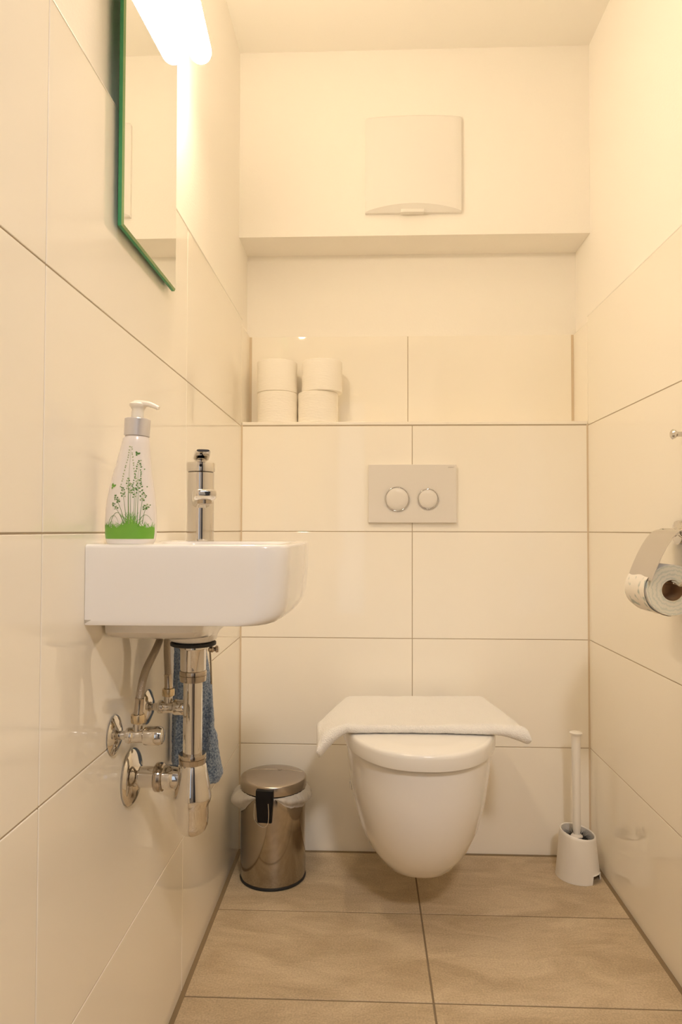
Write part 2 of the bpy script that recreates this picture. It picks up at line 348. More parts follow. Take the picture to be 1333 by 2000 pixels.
# ------------------------------------------------------------------ flush plate
fp = thing('flush_plate', 'white dual flush plate with two round chrome-ringed buttons on the back wall tiles', 'flush plate', (0.489, 0, 1.0055))
fx0, fx1, fz0, fz1 = 0.365 - 0.489, 0.613 - 0.489, 0.9235 - 1.0055, 1.088 - 1.0055
bm = B(); box(bm, (fx0, -0.0115, fz0), (fx1, -0.0005, fz1), 0.0012, 0, 2); obj('plate', bm, 'plate', fp, smooth=False)
for cx_, r_ in ((0.4464 - 0.489, 0.0335), (0.5333 - 0.489, 0.0282)):
    bm = B(); lathe(bm, [(r_ - 0.0016, 0), (r_ - 0.0014, 0.0025), (r_ - 0.0026, 0.0035), (r_ * 0.5, 0.0038)], (cx_, -0.0112, 0.9903 - 1.0055), (0, -1, 0), 64); bt = obj('button', bm, 'plate', fp, angle=60)
    bm = B(); u_, v_, d_ = frame((0, -1, 0)); R = r_; rr_ = 0.0017
    rings = []
    for i in range(72):
        t = 2 * PI * i / 72; c = Vector((cx_ + R * math.cos(t), -0.0125, 0.9903 - 1.0055 + R * math.sin(t))); e = Vector((math.cos(t), 0, math.sin(t)))
        rings.append([c + e * rr_ * math.cos(2 * PI * k / 8) + Vector((0, -1, 0)) * rr_ * 1.6 * math.sin(2 * PI * k / 8) for k in range(8)])
    rings.append(rings[0]); loft(bm, rings, 0, False, False); bmesh.ops.remove_doubles(bm, verts=bm.verts[:], dist=1e-6)
    tag(obj('button_ring', bm, 'chrome', bt, angle=80), 'thin chrome ring')
tx = bpy.data.curves.new('lettering', 'FONT'); tx.body = 'GEBERIT'; tx.size = 0.0042; tx.extrude = 0.0001; tx.align_x = 'RIGHT'; tx.space_character = 1.15
_tmp = bpy.data.objects.new('lettering_curve', tx); sc.collection.objects.link(_tmp); bpy.context.view_layer.update()
to = bpy.data.objects.new('lettering', bpy.data.meshes.new_from_object(_tmp.evaluated_get(bpy.context.evaluated_depsgraph_get()))); bpy.data.objects.remove(_tmp); sc.collection.objects.link(to); to.rotation_euler = (PI / 2, 0, 0); to.location = (fx1 - 0.006, -0.01165, fz1 - 0.0095); to.data.materials.clear(); to.data.materials.append(M['ink']); to.parent = fp

# ------------------------------------------------------------------ vent cover high on the back wall
vc = thing('ventilation_cover', 'square white plastic fan cover high on the back wall', 'vent cover', (0.492, 0, 1.808))
bm = B(); hw = 0.137; H = 0.277; nn = 24; rings = []
def front(x, k): return -0.026 + 0.010 * (x / hw) ** 2 * k
for z, k, ins, dep in ((0.0, 1, 0.0, 0), (0.006, 1, 0, 0), (H - 0.006, 1, 0, 0), (H - 0.002, 1, 0.002, 0.003), (H, 1, 0.005, 0.006)):
    ring = [(-hw + ins, -0.0005, z)]
    for i in range(nn + 1):
        x = -hw + ins + 2 * (hw - ins) * i / nn
        edge = 0.004 * (max(0, abs(x) - hw + 0.006) / 0.006) ** 2
        yy = front(x, 1) + dep + edge
        ring.append((x, yy, z))
    ring.append((hw - ins, -0.0005, z)); rings.append(ring)
# slanted lower face: arched lip
ring0 = [(-hw, -0.0005, 0.0)] + [(-hw + 2 * hw * i / nn, -0.012, 0.0) for i in range(nn + 1)] + [(hw, -0.0005, 0.0)]
ring1 = [(-hw, -0.0005, 0.004)] + [(-hw + 2 * hw * i / nn, front(-hw + 2 * hw * i / nn, 1) + 0.004 * (max(0, abs(-hw + 2 * hw * i / nn) - hw + 0.006) / 0.006) ** 2, 0.003 + 0.018 * (1 - (-1 + 2 * i / nn) ** 2)) for i in range(nn + 1)] + [(hw, -0.0005, 0.004)]
rings = [ring0, ring1] + [[(p[0], p[1], max(p[2], q[2] + 0.001)) for p, q in zip(r, ring1)] for r in rings[2:]]
loft(bm, rings); obj('cover', bm, 'plastic', vc, angle=28)
bm = B(); box(bm, (-0.036, -0.024, -0.004), (0.030, -0.006, 0.006), 0.0015, 0, 2); obj('latch_tab', bm, 'plastic', vc, smooth=False)

# ------------------------------------------------------------------ rolls in the niche
def roll_mesh(r=0.059, h=0.092, rc=0.021):
    bm = B(); n = 56
    prof = [(rc, 0.0), (r - 0.002, 0.0), (r, 0.0015)]
    for i in range(1, 8): prof.append((r + 0.0006 * math.sin(i * 2.1), h * i / 8))
    prof += [(r, h - 0.0015), (r - 0.002, h), (rc, h)]
    lathe(bm, prof, n=n, cap0=False, cap1=False)
    me0 = len(bm.faces)
    lathe(bm, [(rc, h), (rc, 0)], n=n, mi=1, cap0=False, cap1=False)
    lathe(bm, [(rc, 0.0), (rc - 0.001, 0.0), (rc - 0.001, h), (rc, h)], n=n, mi=1, cap0=False, cap1=False)
    return bm
r0 = obj('toilet_roll', roll_mesh(), ['paper', 'core'], angle=50)
spots = [(0.0955, 0.064, 1.2117, 'bottom left white toilet roll of the stack in the niche', 0.0), (0.2165, 0.063, 1.2117, 'bottom right white toilet roll of the stack in the niche', 1.0),
         (0.0940, 0.064, 1.3045, 'top left white toilet roll of the stack in the niche', 2.0), (0.2280, 0.060, 1.3045, 'top right white toilet roll, set slightly off the roll below it', 3.0)]
for i, (x, y, z, lab, rz) in enumerate(spots):
    o = r0 if i == 0 else r0.copy()
    if i: sc.collection.objects.link(o)
    o.location = (x, y, z); o.rotation_euler = (0, 0, rz); tag(o, lab, 'toilet roll', 'toilet rolls stacked in the niche')

# ------------------------------------------------------------------ wash basin
def rrect(x0, x1, y0, y1, rad, z, n=128, bow=0.0, cxy=None):
    cx_, cy2 = cxy or ((x0 + x1) / 2, (y0 + y1) / 2)
    poly = []
    for (qx, qy, a0, r) in ((x1, y1, 0, rad[0]), (x0, y1, 90, rad[1]), (x0, y0, 180, rad[2]), (x1, y0, 270, rad[3])):
        sx = 1 if qx == x1 else -1; sy = 1 if qy == y1 else -1
        for k in range(9):
            a = math.radians(a0 + 90 * k / 8); poly.append((qx - sx * r + r * math.cos(a), qy - sy * r + r * math.sin(a)))
    out = []
    for i in range(n):
        a = 2 * PI * (i + 0.5) / n; dx, dy = math.cos(a), math.sin(a); best = None
        for (ax, ay), (bx, by) in zip(poly, poly[1:] + poly[:1]):
            ex, ey = bx - ax, by - ay; den = dx * ey - dy * ex
            if abs(den) < 1e-12: continue
            t = ((ax - cx_) * ey - (ay - cy2) * ex) / den; s = ((ax - cx_) * dy - (ay - cy2) * dx) / den
            if t > 0 and -1e-6 <= s <= 1 + 1e-6 and (best is None or t > best): best = t
        x, y = cx_ + dx * best, cy2 + dy * best
        if bow: x += bow * (1 - ((y - (y0 + y1) / 2) / ((y1 - y0) / 2)) ** 2) * max(0, (x - x0) / (x1 - x0)) ** 3
        out.append((x, y, z))
    for qy, r in ((y1, rad[1]), (y0, rad[2])):      # keep the two wall-side corners crisp
        if r <= 0.006:
            k = min(range(n), key=lambda i: (out[i][0] - x0) ** 2 + (out[i][1] - qy) ** 2); out[k] = (x0, qy, z)
    return out
by0, by1, bz0, bz1 = -1.084, -0.726, 0.7795, 0.8835
basin = thing('wash_basin', 'small white ceramic wash basin mounted on the left tiled wall', 'wash basin', (0, -0.905, bz0))
def bl(pts): return [(p[0], p[1] + 0.905, p[2] - bz0) for p in pts]
def outer(inF, inS, z, r=0.030): return rrect(0.0005, 0.256 - inF, by0 + inS, by1 - inS, (r, 0.002, 0.002, r), z, bow=0.009)
bm = B()
rings = [rrect(0.066, 0.126, -0.935, -0.875, (0.03, 0.03, 0.03, 0.03), 0.7325, cxy=(0.096, -0.905)),
         rrect(0.060, 0.130, -0.940, -0.870, (0.034,) * 4, 0.735, cxy=(0.096, -0.905)), rrect(0.056, 0.1315, -0.945, -0.865, (0.036,) * 4, 0.7425, cxy=(0.096, -0.905)),
         rrect(0.022, 0.132, -0.985, -0.825, (0.036, 0.02, 0.02, 0.036), 0.7475), rrect(0.008, 0.133, -1.01, -0.80, (0.03, 0.004, 0.004, 0.03), 0.754),
         rrect(0.005, 0.135, -1.025, -0.785, (0.03, 0.004, 0.004, 0.03), 0.762), rrect(0.005, 0.137, -1.028, -0.782, (0.03, 0.004, 0.004, 0.03), 0.7797)]
rings += [outer(0.034, 0.0035, 0.7797), outer(0.026, 0.0012, 0.7803), outer(0.018, 0.0002, 0.7825), outer(0.011, 0.0, 0.787), outer(0.0065, 0, 0.793), outer(0.0040, 0, 0.802),
          outer(0.0025, 0, 0.815), outer(0.0008, 0, 0.835), outer(0, 0, 0.860), outer(0, 0, 0.8785), outer(0.0008, 0.0006, 0.8815), outer(0.0035, 0.003, 0.8835), outer(0.008, 0.008, 0.8835)]
def bowl(i, z, x0=0.045, r=0.045): return rrect(x0 + i, 0.246 - i, -1.072 + 1.4 * i, -0.854 - 0.25 * i, (r, r, r, r), z, cxy=(0.125, -0.93))
rings += [bowl(0.0, 0.8835), bowl(0.003, 0.8825), bowl(0.006, 0.879), bowl(0.010, 0.86), bowl(0.018, 0.83), bowl(0.035, 0.805, r=0.05), bowl(0.058, 0.793, r=0.04), bowl(0.075, 0.790, x0=0.02, r=0.03)]
loft(bm, [bl(r) for r in rings]); obj('basin_body', bm, 'ceramic', basin, angle=42)
bm = B(); lathe(bm, [(0.02, 0), (0.02, 0.003), (0.017, 0.005), (0.001, 0.006)], (0.125, -0.018, 0.7902 - bz0), n=32); obj('drain_plug', bm, 'chrome', basin)

# ------------------------------------------------------------------ tap
tapx, tapy, tz = 0.0845, -0.822, 0.8837
tap = thing('basin_tap', 'chrome single-lever tap standing on the far corner of the basin', 'tap', (tapx, tapy, tz))
bm = B(); R = 0.0222
lathe(bm, [(R + 0.0004, 0), (R + 0.0004, 0.0015), (R, 0.002), (R, 0.108), (R, 0.1125), (R - 0.0012, 0.1135)], n=64); obj('tap_body', bm, 'chrome', tap)
bm = B(); lathe(bm, [(R - 0.002, 0.1135), (R + 0.0008, 0.1148), (R + 0.0012, 0.117), (R + 0.0012, 0.128), (R + 0.0005, 0.1295), (R - 0.003, 0.1302), (0.001, 0.1310)], n=64); hd = obj('tap_head', bm, 'chrome', tap)
bm = B(); lathe(bm, [(0.0024, 0), (0.0022, 0.0008)], (0.0055, -R - 0.0006, 0.1235), (0.0, -1, 0), 16); obj('indicator_dot', bm, 'black', hd)
dirv = Vector((0.30, -0.95, 0)).normalized(); side = Vector((-dirv.y, dirv.x, 0))
# lever on top
bm = B(); rings = []
for t, hwid, z0, th in ((-0.014, 0.006, 0.1335, 0.004), (-0.010, 0.010, 0.1325, 0.006), (0.0, 0.013, 0.1325, 0.0075), (0.015, 0.0135, 0.134, 0.0065), (0.03, 0.0130, 0.137, 0.0055), (0.048, 0.0120, 0.141, 0.005), (0.052, 0.010, 0.1425, 0.004)):
    c = dirv * t + Vector((0, 0, z0)); ring = []
    for k in range(16):
        a = 2 * PI * k / 16; ca, sa = math.cos(a), math.sin(a)
        ring.append(c + side * hwid * math.copysign(abs(ca) ** 0.5, ca) + Vector((0, 0, 1)) * th * 0.5 * (1 + math.copysign(abs(sa) ** 0.6, sa)))
    rings.append(ring)
loft(bm, rings); lathe(bm, [(0.008, 0.128), (0.009, 0.134)], n=24); obj('lever', bm, 'chrome', tap, angle=50)
# spout
bm = B(); rings = []
for t, hwid, z0, th in ((0.004, 0.0150, 0.066, 0.030), (0.02, 0.0160, 0.067, 0.026), (0.05, 0.0175, 0.069, 0.022), (0.082, 0.0185, 0.071, 0.019), (0.092, 0.0185, 0.072, 0.0185), (0.097, 0.0178, 0.0725, 0.0172), (0.1005, 0.0160, 0.073, 0.0150), (0.1025, 0.0130, 0.0735, 0.0115), (0.1035, 0.0080, 0.0735, 0.006)):
    c = dirv * t + Vector((0, 0, z0)); ring = []
    for k in range(28):
        a = 2 * PI * k / 28; ca, sa = math.cos(a), math.sin(a)
        taper = 1.0 if sa > 0 else 1.0 - 0.30 * abs(sa) ** 1.5
        ring.append(c + side * hwid * taper * math.copysign(abs(ca) ** 0.45, ca) + Vector((0, 0, 1)) * th * 0.5 * math.copysign(abs(sa) ** 0.55, sa))
    rings.append(ring)
loft(bm, rings); obj('spout', bm, 'chrome', tap, angle=50)
bm = B(); ac = dirv * 0.087 + Vector((0, 0, 0.0585)); lathe(bm, [(0.0115, 0.006), (0.0115, 0.0), (0.0095, -0.0015), (0.0085, 0.001), (0.001, 0.001)], ac, n=32); obj('aerator', bm, 'chrome_dark', tap)

# ------------------------------------------------------------------ soap bottle
sx, sy, sz = 0.0475, -1.050, 0.8838
soap = thing('soap_bottle', 'white pump soap bottle with green grass print on the near end of the basin', 'soap bottle', (sx, sy, sz))
prof = [(0.0, 0.0300, -0.0005), (0.002, 0.0315, -0.0005), (0.006, 0.0330, 0.0), (0.014, 0.0340, 0.0), (0.030, 0.0342, 0.0), (0.045, 0.0335, 0.0), (0.060, 0.0318, 0.0), (0.075, 0.0292, 0.0006), (0.090, 0.0262, 0.0014),
        (0.105, 0.0232, 0.0026), (0.120, 0.0204, 0.0040), (0.132, 0.0184, 0.0053), (0.1395, 0.0172, 0.0062), (0.142, 0.0150, 0.0065), (0.146, 0.014, 0.0068)]
def sprof(z):
    for a, b in zip(prof, prof[1:]):
        if a[0] <= z <= b[0]:
            f = (z - a[0]) / (b[0] - a[0]); return a[1] + (b[1] - a[1]) * f, a[2] + (b[2] - a[2]) * f
    return prof[-1][1:]
def dd(z, hwid): return min(hwid, 0.0205 - 0.004 * max(0, z - 0.05) / 0.09)
def surf(z, a, off=0.0):         # a: angle, -90 deg faces the camera
    hwid, cx_ = sprof(z); return (cx_ + (hwid + off) * math.cos(a), (dd(z, hwid) + off) * math.sin(a), z)
bm = B()
loft(bm, [[surf(z, 2 * PI * i / 64) for i in range(64)] for z in [p[0] for p in prof]])
def ang(u, z):                   # u in -1..1 across the visible width
    return -PI / 2 + math.asin(max(-0.98, min(0.98, u)))
def patch(pts, mi, off=0.00025):
    if mi != 1 and max(abs(p[0]) for p in pts) > 0.93: return
    vs = [bm.verts.new(surf(max(0.004, min(0.138, z)), ang(u, z), off)) for u, z in pts]
    try: f = bm.faces.new(vs); f.material_index = mi
    except ValueError: pass
def stroke(pts, w, mi):          # pts (u,z) polyline tapered ribbon, w in metres
    for k in range(len(pts) - 1):
        (u0, z0), (u1, z1) = pts[k], pts[k + 1]; h0 = sprof(z0)[0]; h1 = sprof(z1)[0]
        dx, dz = u1 * h1 - u0 * h0, z1 - z0; L = math.hypot(dx, dz) or 1; nx_, nz_ = -dz / L, dx / L
        wa = w * (1 - 0.7 * k / (len(pts) - 1)) / 2; wb = w * (1 - 0.7 * (k + 1) / (len(pts) - 1)) / 2
        patch([(u0 + nx_ * wa / h0, z0 + nz_ * wa), (u0 - nx_ * wa / h0, z0 - nz_ * wa), (u1 - nx_ * wb / h1, z1 - nz_ * wb), (u1 + nx_ * wb / h1, z1 + nz_ * wb)], mi, 0.0003)
def leaf(u, z, l, w, a, mi):
    h = sprof(z)[0]; ca, sa = math.cos(a), math.sin(a); P = [(0, 0), (0.3, 0.5), (0.7, 0.4), (1, 0), (0.7, -0.4), (0.3, -0.5)]
    patch([(u + (p * l * ca - q * w * sa) / h, z + p * l * sa + q * w * ca) for p, q in P], mi, 0.00035)
rg = random.Random(3)
def turf_top(u): return 0.0215 + 0.0085 * math.exp(-((u - 0.15) / 0.30) ** 2) + 0.004 * math.exp(-((u + 0.9) / 0.2) ** 2) + 0.001 * math.sin(u * 23)
N_ = 60
for i in range(N_):
    u0 = -0.97 + 1.94 * i / N_; u1 = -0.97 + 1.94 * (i + 1) / N_
    for k in range(5):
        f0, f1 = k / 5, (k + 1) / 5
        patch([(u0, 0.0065 + (turf_top(u0) - 0.0065) * f0), (u1, 0.0065 + (turf_top(u1) - 0.0065) * f0), (u1, 0.0065 + (turf_top(u1) - 0.0065) * f1), (u0, 0.0065 + (turf_top(u0) - 0.0065) * f1)], 1)
for i in range(120):
    u = rg.uniform(-0.95, 0.95); z = turf_top(u) - 0.003; hgt = rg.uniform(0.004, 0.012) * (1.4 if 0 < u < 0.5 else 0.8); lean = rg.uniform(-0.28, 0.28)
    stroke([(u, z), (u + lean * 0.35, z + hgt * 0.5), (u + lean, z + hgt)], 0.0009, 1)
for u, top, bend in ((0.10, 0.085, -0.05), (0.12, 0.126, -0.10), (0.18, 0.078, 0.0), (0.34, 0.108, 0.22), (0.42, 0.082, 0.10), (0.50, 0.066, 0.18), (0.02, 0.072, -0.20), (-0.05, 0.062, -0.42), (-0.1, 0.052, -0.45), (0.60, 0.05, 0.15), (0.3, 0.072, 0.05)):
    P = [(u + bend * (k / 6) ** 1.6, 0.026 + (top - 0.026) * k / 6) for k in range(7)]; stroke(P, 0.0008, 2 if top < 0.1 else 3)
    h_ = 5 if top < 0.1 else 16
    for k in range(h_):
        f = 1 - 0.035 * k if top > 0.1 else 1 - 0.06 * k
        uu = u + bend * f ** 1.6; zz = 0.026 + (top - 0.026) * f
        for s in (-1, 1):
            sp = (0.02 + 0.022 * k) if top > 0.12 else (0.02 + 0.012 * k if top > 0.1 else 0.03 * (k % 3))
            leaf(uu + s * sp, zz + rg.uniform(-0.001, 0.001), rg.uniform(0.0016, 0.003), 0.0017 if top > 0.1 else 0.0021, PI / 2 - s * rg.uniform(0.3, 1.3), 3 if top > 0.12 else (2 if rg.random() < 0.7 else 3))
for (u0, u1, zt) in ((-0.75, -0.25, 0.037), (-0.65, -0.05, 0.041), (0.45, 0.95, 0.038)):
    stroke([(u0 + (u1 - u0) * k / 8, 0.022 + (zt - 0.022) * math.sin(PI * k / 8) ** 0.6) for k in range(9)], 0.0007, 2)
for (u, z, s) in ((-0.68, 0.0745, 1.0), (0.42, 0.117, 0.8)):     # two butterflies
    leaf(u, z, 0.0055 * s, 0.0035 * s, 1.9, 1 if s == 1 else 2); leaf(u, z, 0.0055 * s, 0.0032 * s, 0.5, 1 if s == 1 else 2); leaf(u, z, 0.003 * s, 0.003 * s, -2.2, 1 if s == 1 else 2)
for (u, z) in ((0.55, 0.104), (0.75, 0.097), (0.8, 0.074), (0.75, 0.062), (0.85, 0.05)): leaf(u, z, 0.002, 0.0014, 1.0, 2)
obj('bottle', bm, ['bottle', 'green', 'green_dark', 'green_soft'], soap, angle=50)
tl = Vector((0.045, 0, 1)).normalized()
bm = B(); lathe(bm, [(0.0150, 0), (0.0168, 0.0003), (0.0168, 0.0225), (0.0158, 0.0235), (0.006, 0.0238)], (0.0066, 0, 0.1425), tl, 48); obj('collar', bm, 'collar', soap)
bm = B(); lathe(bm, [(0.0085, 0), (0.0085, 0.008), (0.0080, 0.012), (0.0095, 0.0145), (0.0115, 0.017), (0.0115, 0.0195), (0.009, 0.0215), (0.002, 0.0222)], (0.0072, 0, 0.166), tl, 32)
tube(bm, [(0.004, -0.001, 0.1855), (0.013, -0.003, 0.1858), (0.025, -0.005, 0.1842), (0.0380, -0.007, 0.1788)], lambda t: 0.0052 - 0.0024 * t, 14)
obj('pump_head', bm, 'pump', soap, angle=50)

# ------------------------------------------------------------------ bottle trap under the basin
dx_, dy_ = 0.0955, -0.905
trap = thing('bottle_trap', 'chrome bottle trap hanging below the basin drain and running into the wall', 'drain trap', (dx_, dy_, 0.438))
def V(z): return z - 0.438
bm = B(); lathe(bm, [(0.033, V(0.7262)), (0.0345, V(0.7270)), (0.0345, V(0.7305)), (0.033, V(0.7318))], n=48); obj('rubber_seal', bm, 'rubber', trap)
bm = B(); lathe(bm, [(0.021, V(0.7268)), (0.0212, V(0.722)), (0.0198, V(0.720)), (0.0194, V(0.690)), (0.0185, V(0.687))], n=48)
lathe(bm, [(0.0145, V(0.687)), (0.0145, V(0.55))], n=40); obj('drain_pipe', bm, 'chrome', trap)
def nut(bm, z1, z0, r, n=48):
    lathe(bm, [(r - 0.004, V(z1)), (r - 0.0005, V(z1)), (r, V(z1 - 0.001)), (r, V(z1 - 0.005)), (r - 0.001, V(z1 - 0.0055)), (r - 0.001, V(z1 - 0.0065)), (r, V(z1 - 0.007)), (r - 0.0008, V(z0 + 0.001)), (r - 0.003, V(z0))], n=n)
bm = B(); nut(bm, 0.6875, 0.671, 0.0205); obj('upper_nut', bm, 'chrome_dark', trap)
bm = B(); nut(bm, 0.5625, 0.5465, 0.0208); obj('lower_nut', bm, 'chrome_dark', trap)
bm = B(); lathe(bm, [(0.019, V(0.548)), (0.0208, V(0.545)), (0.0225, V(0.535)), (0.0265, V(0.515)), (0.0288, V(0.500)), (0.0290, V(0.497)), (0.0280, V(0.492)), (0.0250, V(0.4855)),
                     (0.0246, V(0.484)), (0.0246, V(0.463)), (0.0235, V(0.455)), (0.0205, V(0.448)), (0.0155, V(0.443)), (0.0085, V(0.4395)), (0.001, V(0.438))], n=56); obj('trap_cup', bm, 'chrome', trap)
ax0 = -dx_
bm = B(); lathe(bm, [(0.0158, 0.006), (0.0158, 0.040), (0.0165, 0.042)], (ax0, 0, V(0.5255)), (1, 0, 0), 40); obj('outlet_pipe', bm, 'chrome', trap)
bm = B(); lathe(bm, [(0.015, 0.0385), (0.0205, 0.0395), (0.0215, 0.041), (0.0215, 0.047), (0.0205, 0.0485), (0.0205, 0.051), (0.0175, 0.053)], (ax0, 0, V(0.5255)), (1, 0, 0), 44); obj('side_nut', bm, 'chrome_dark', trap)
bm = B(); lathe(bm, [(0.0178, 0.052), (0.0180, 0.062), (0.0170, 0.070), (0.0150, 0.080), (0.013, 0.090)], (ax0, 0, V(0.5255)), (1, 0, 0), 40); obj('inlet_stub', bm, 'chrome', trap)
bm = B(); lathe(bm, [(0.042, 0.0005), (0.0425, 0.003), (0.0405, 0.0055), (0.036, 0.0080), (0.028, 0.0105), (0.020, 0.0125), (0.0168, 0.0155), (0.0158, 0.0155)], (ax0, 0, V(0.5255)), (1, 0, 0), 56); obj('wall_rosette', bm, 'chrome', trap)
# pop-up lever on the drain
bm = B(); tube(bm, [(0.019, 0.02, V(0.7155)), (0.024, 0.025, V(0.7155)), (0.030, 0.029, V(0.716))], 0.0028, 12, smoothk=4)
lathe(bm, [(0.0045, 0), (0.0052, 0.002), (0.0035, 0.0045), (0.0035, 0.006), (0.0055, 0.008), (0.0050, 0.0115), (0.002, 0.0125)], (0.0215, 0.025, V(0.7155)), (1, 0.1, 0.05), 20)
tube(bm, [(0.0195, 0.025, V(0.722)), (0.0215, 0.025, V(0.69)), (0.0225, 0.025, V(0.6615))], 0.0014, 8, smoothk=4); obj('pop_up_rod', bm, 'chrome_dark', trap)

# ------------------------------------------------------------------ angle valves and flexible hoses
def valve(y, z, lab):
    v = thing('angle_valve', lab, 'valve', (0, y, z), 'angle valves under the basin')
    bm = B(); lathe(bm, [(0.0275, 0.0005), (0.028, 0.002), (0.0265, 0.0035), (0.020, 0.006), (0.012, 0.0095), (0.008, 0.010)], (0, 0, 0), (1, 0, 0), 44); obj('rosette', bm, 'chrome', v)
    bm = B(); lathe(bm, [(0.0062, 0.008), (0.0062, 0.017), (0.0105, 0.019), (0.0112, 0.022), (0.0105, 0.026), (0.0098, 0.028), (0.0098, 0.044), (0.0105, 0.047)], (0, 0, 0), (1, 0, 0), 32)
    lathe(bm, [(0.0070, 0), (0.0070, 0.012), (0.0078, 0.0155)], (0.0350, 0, 0.004), (0, 0, 1), 24); obj('valve_body', bm, 'chrome', v)
    bm = B(); lathe(bm, [(0.0108, 0.044), (0.0125, 0.0455), (0.0130, 0.048), (0.0132, 0.066), (0.0122, 0.068), (0.0115, 0.0705), (0.010, 0.0715), (0.002, 0.0718)], (0, 0, 0), (1, 0, 0), 36); obj('knob', bm, 'chrome', v)
    bm = B(); lathe(bm, [(0.0075, 0), (0.0098, 0.001), (0.0102, 0.003), (0.0102, 0.0105), (0.0095, 0.0125), (0.0065, 0.0130)], (0.0352, 0, 0.0175), (0, 0, 1), 6 if False else 28); tag(obj('hose_nut', bm, M_nut, v), 'brass-toned nut')
M_nut = mat('brass_nickel', (0.66, 0.54, 0.36), 0.22, 0.9)
valve(-0.977, 0.6095, 'chrome angle valve on the left wall nearest the camera, under the soap bottle')
valve(-0.828, 0.6118, 'chrome angle valve half hidden behind the drain pipe')
def hose(lab, pts, z0):
    h = thing('flexible_hose', lab, 'hose', pts[0], 'flexible hoses under the basin')
    L = [Vector(p) - Vector(pts[0]) for p in pts]
    bm = B(); tube(bm, L, 0.0056, 16, smoothk=10); obj('braided_sleeve', bm, 'braid', h)
    d = (L[1] - L[0]).normalized()
    bm = B(); lathe(bm, [(0.0058, -0.001), (0.0070, 0), (0.0070, 0.002), (0.0064, 0.003), (0.0064, 0.020), (0.0068, 0.022), (0.0058, 0.0228)], (0, 0, 0), d, 24); obj('crimp_ferrule', bm, 'chrome_dark', h)
hose('braided hose rising from the nearer angle valve', [(0.0355, -0.977, 0.640), (0.0375, -0.976, 0.668), (0.0425, -0.970, 0.698), (0.0500, -0.945, 0.726), (0.047, -0.90, 0.7445)], 0)
hose('braided hose rising from the farther angle valve', [(0.0352, -0.828, 0.6425), (0.0340, -0.828, 0.672), (0.0330, -0.830, 0.702), (0.0350, -0.836, 0.728), (0.0380, -0.842, 0.7450)], 0)

# ------------------------------------------------------------------ blue towel on a hook
hk = thing('towel_hook', 'small chrome hook on the left wall that holds the blue towel', 'hook', (0, -0.690, 0.80))
bm = B(); lathe(bm, [(0.012, 0.0005), (0.012, 0.003), (0.010, 0.004)], (0, 0, 0), (1, 0, 0), 28)
tube(bm, [(0.003, 0, 0), (0.020, 0, -0.002), (0.030, 0, 0.004), (0.033, 0, 0.014)], 0.003, 12); obj('hook_body', bm, 'chrome', hk)
bm = B(); rings = []; nz = 60
for j in range(nz + 1):
    f = j / nz; z = 0.795 - 0.352 * f
    xl = 0.004 + 0.001 * math.sin(5 * f); xr = 0.046 + 0.020 * f ** 0.6 + 0.032 * f ** 1.2 - 0.003 * math.exp(-((f - 0.72) / 0.03) ** 2)
    yc = -0.687 - 0.004 * f; ht = 0.012 + 0.012 * f ** 0.5
    if j == 0: xl, xr, ht = 0.015, 0.038, 0.006
    if j == 1: xl, xr, ht = 0.008, 0.043, 0.010
    sh = 0 if j < nz - 1 else (0.003 if j == nz - 1 else 0.007)
    ring = []
    for k in range(56):
        a = 2 * PI * k / 56; ca, sa = math.cos(a), math.sin(a)
        x = (xl + xr) / 2 + ((xr - xl) / 2 - sh) * math.copysign(abs(ca) ** 0.7, ca)
        fold = 0.0045 * math.sin((x) * 190 + 2.0 * f) * min(1, f * 3) + 0.003 * math.sin(x * 420 + 5 * f)
        y = yc + (ht - sh) * math.copysign(abs(sa) ** 0.8, sa) + fold
        zz = z + (0.030 * f ** 4) * max(0, 1 - (x - 0.0) / 0.055)      # nearer to the wall the hem sits higher
        ring.append((x, y, zz))
    rings.append(ring)
loft(bm, rings)
for v in bm.verts:
    n_ = noise.noise_vector(v.co * 160) * 0.0012; n_.x = max(n_.x, -0.0005); v.co += n_
tag(obj('blue_towel', bm, 'btowel', angle=80), 'blue terry towel hanging on the left wall behind the drain pipe', 'towel')

# ------------------------------------------------------------------ mirror
mir = thing('wall_mirror', 'tall frameless wall mirror with green glass edges above the basin', 'mirror', (0, -0.87, 1.3335))
mx0, mx1 = 0.0068, 0.0145; my0, my1 = -1.001 + 0.87, -0.732 + 0.87; mz1 = 0.45
bm = B(); bv = 0.003
def rg4(ins, x): return [(x, my0 + ins, ins), (x, my1 - ins, ins), (x, my1 - ins, mz1 - ins), (x, my0 + ins, mz1 - ins)]
loft(bm, [rg4(0.0, mx0), rg4(0.0, mx1 - 0.0025)], 0, True, False); loft(bm, [rg4(0.0, mx1 - 0.0025), rg4(bv, mx1)], 1, False, False)
bmesh.ops.remove_doubles(bm, verts=bm.verts[:], dist=1e-6)
obj('glass_edge', bm, ['glass_edge', 'glass_bevel'], mir, smooth=False)
bm = B(); loft(bm, [rg4(bv + 0.0001, mx1 - 0.001), rg4(bv, mx1)]); obj('mirror_face', bm, 'mirror', mir, smooth=False)
for yy in (my0 + 0.06, my1 - 0.06):
    bm = B(); box(bm, (-0.0095, yy - 0.012, 0.19), (mx0 + 0.0002, yy + 0.012, 0.42)); obj('mounting_strip', bm, 'trim', mir, smooth=False)

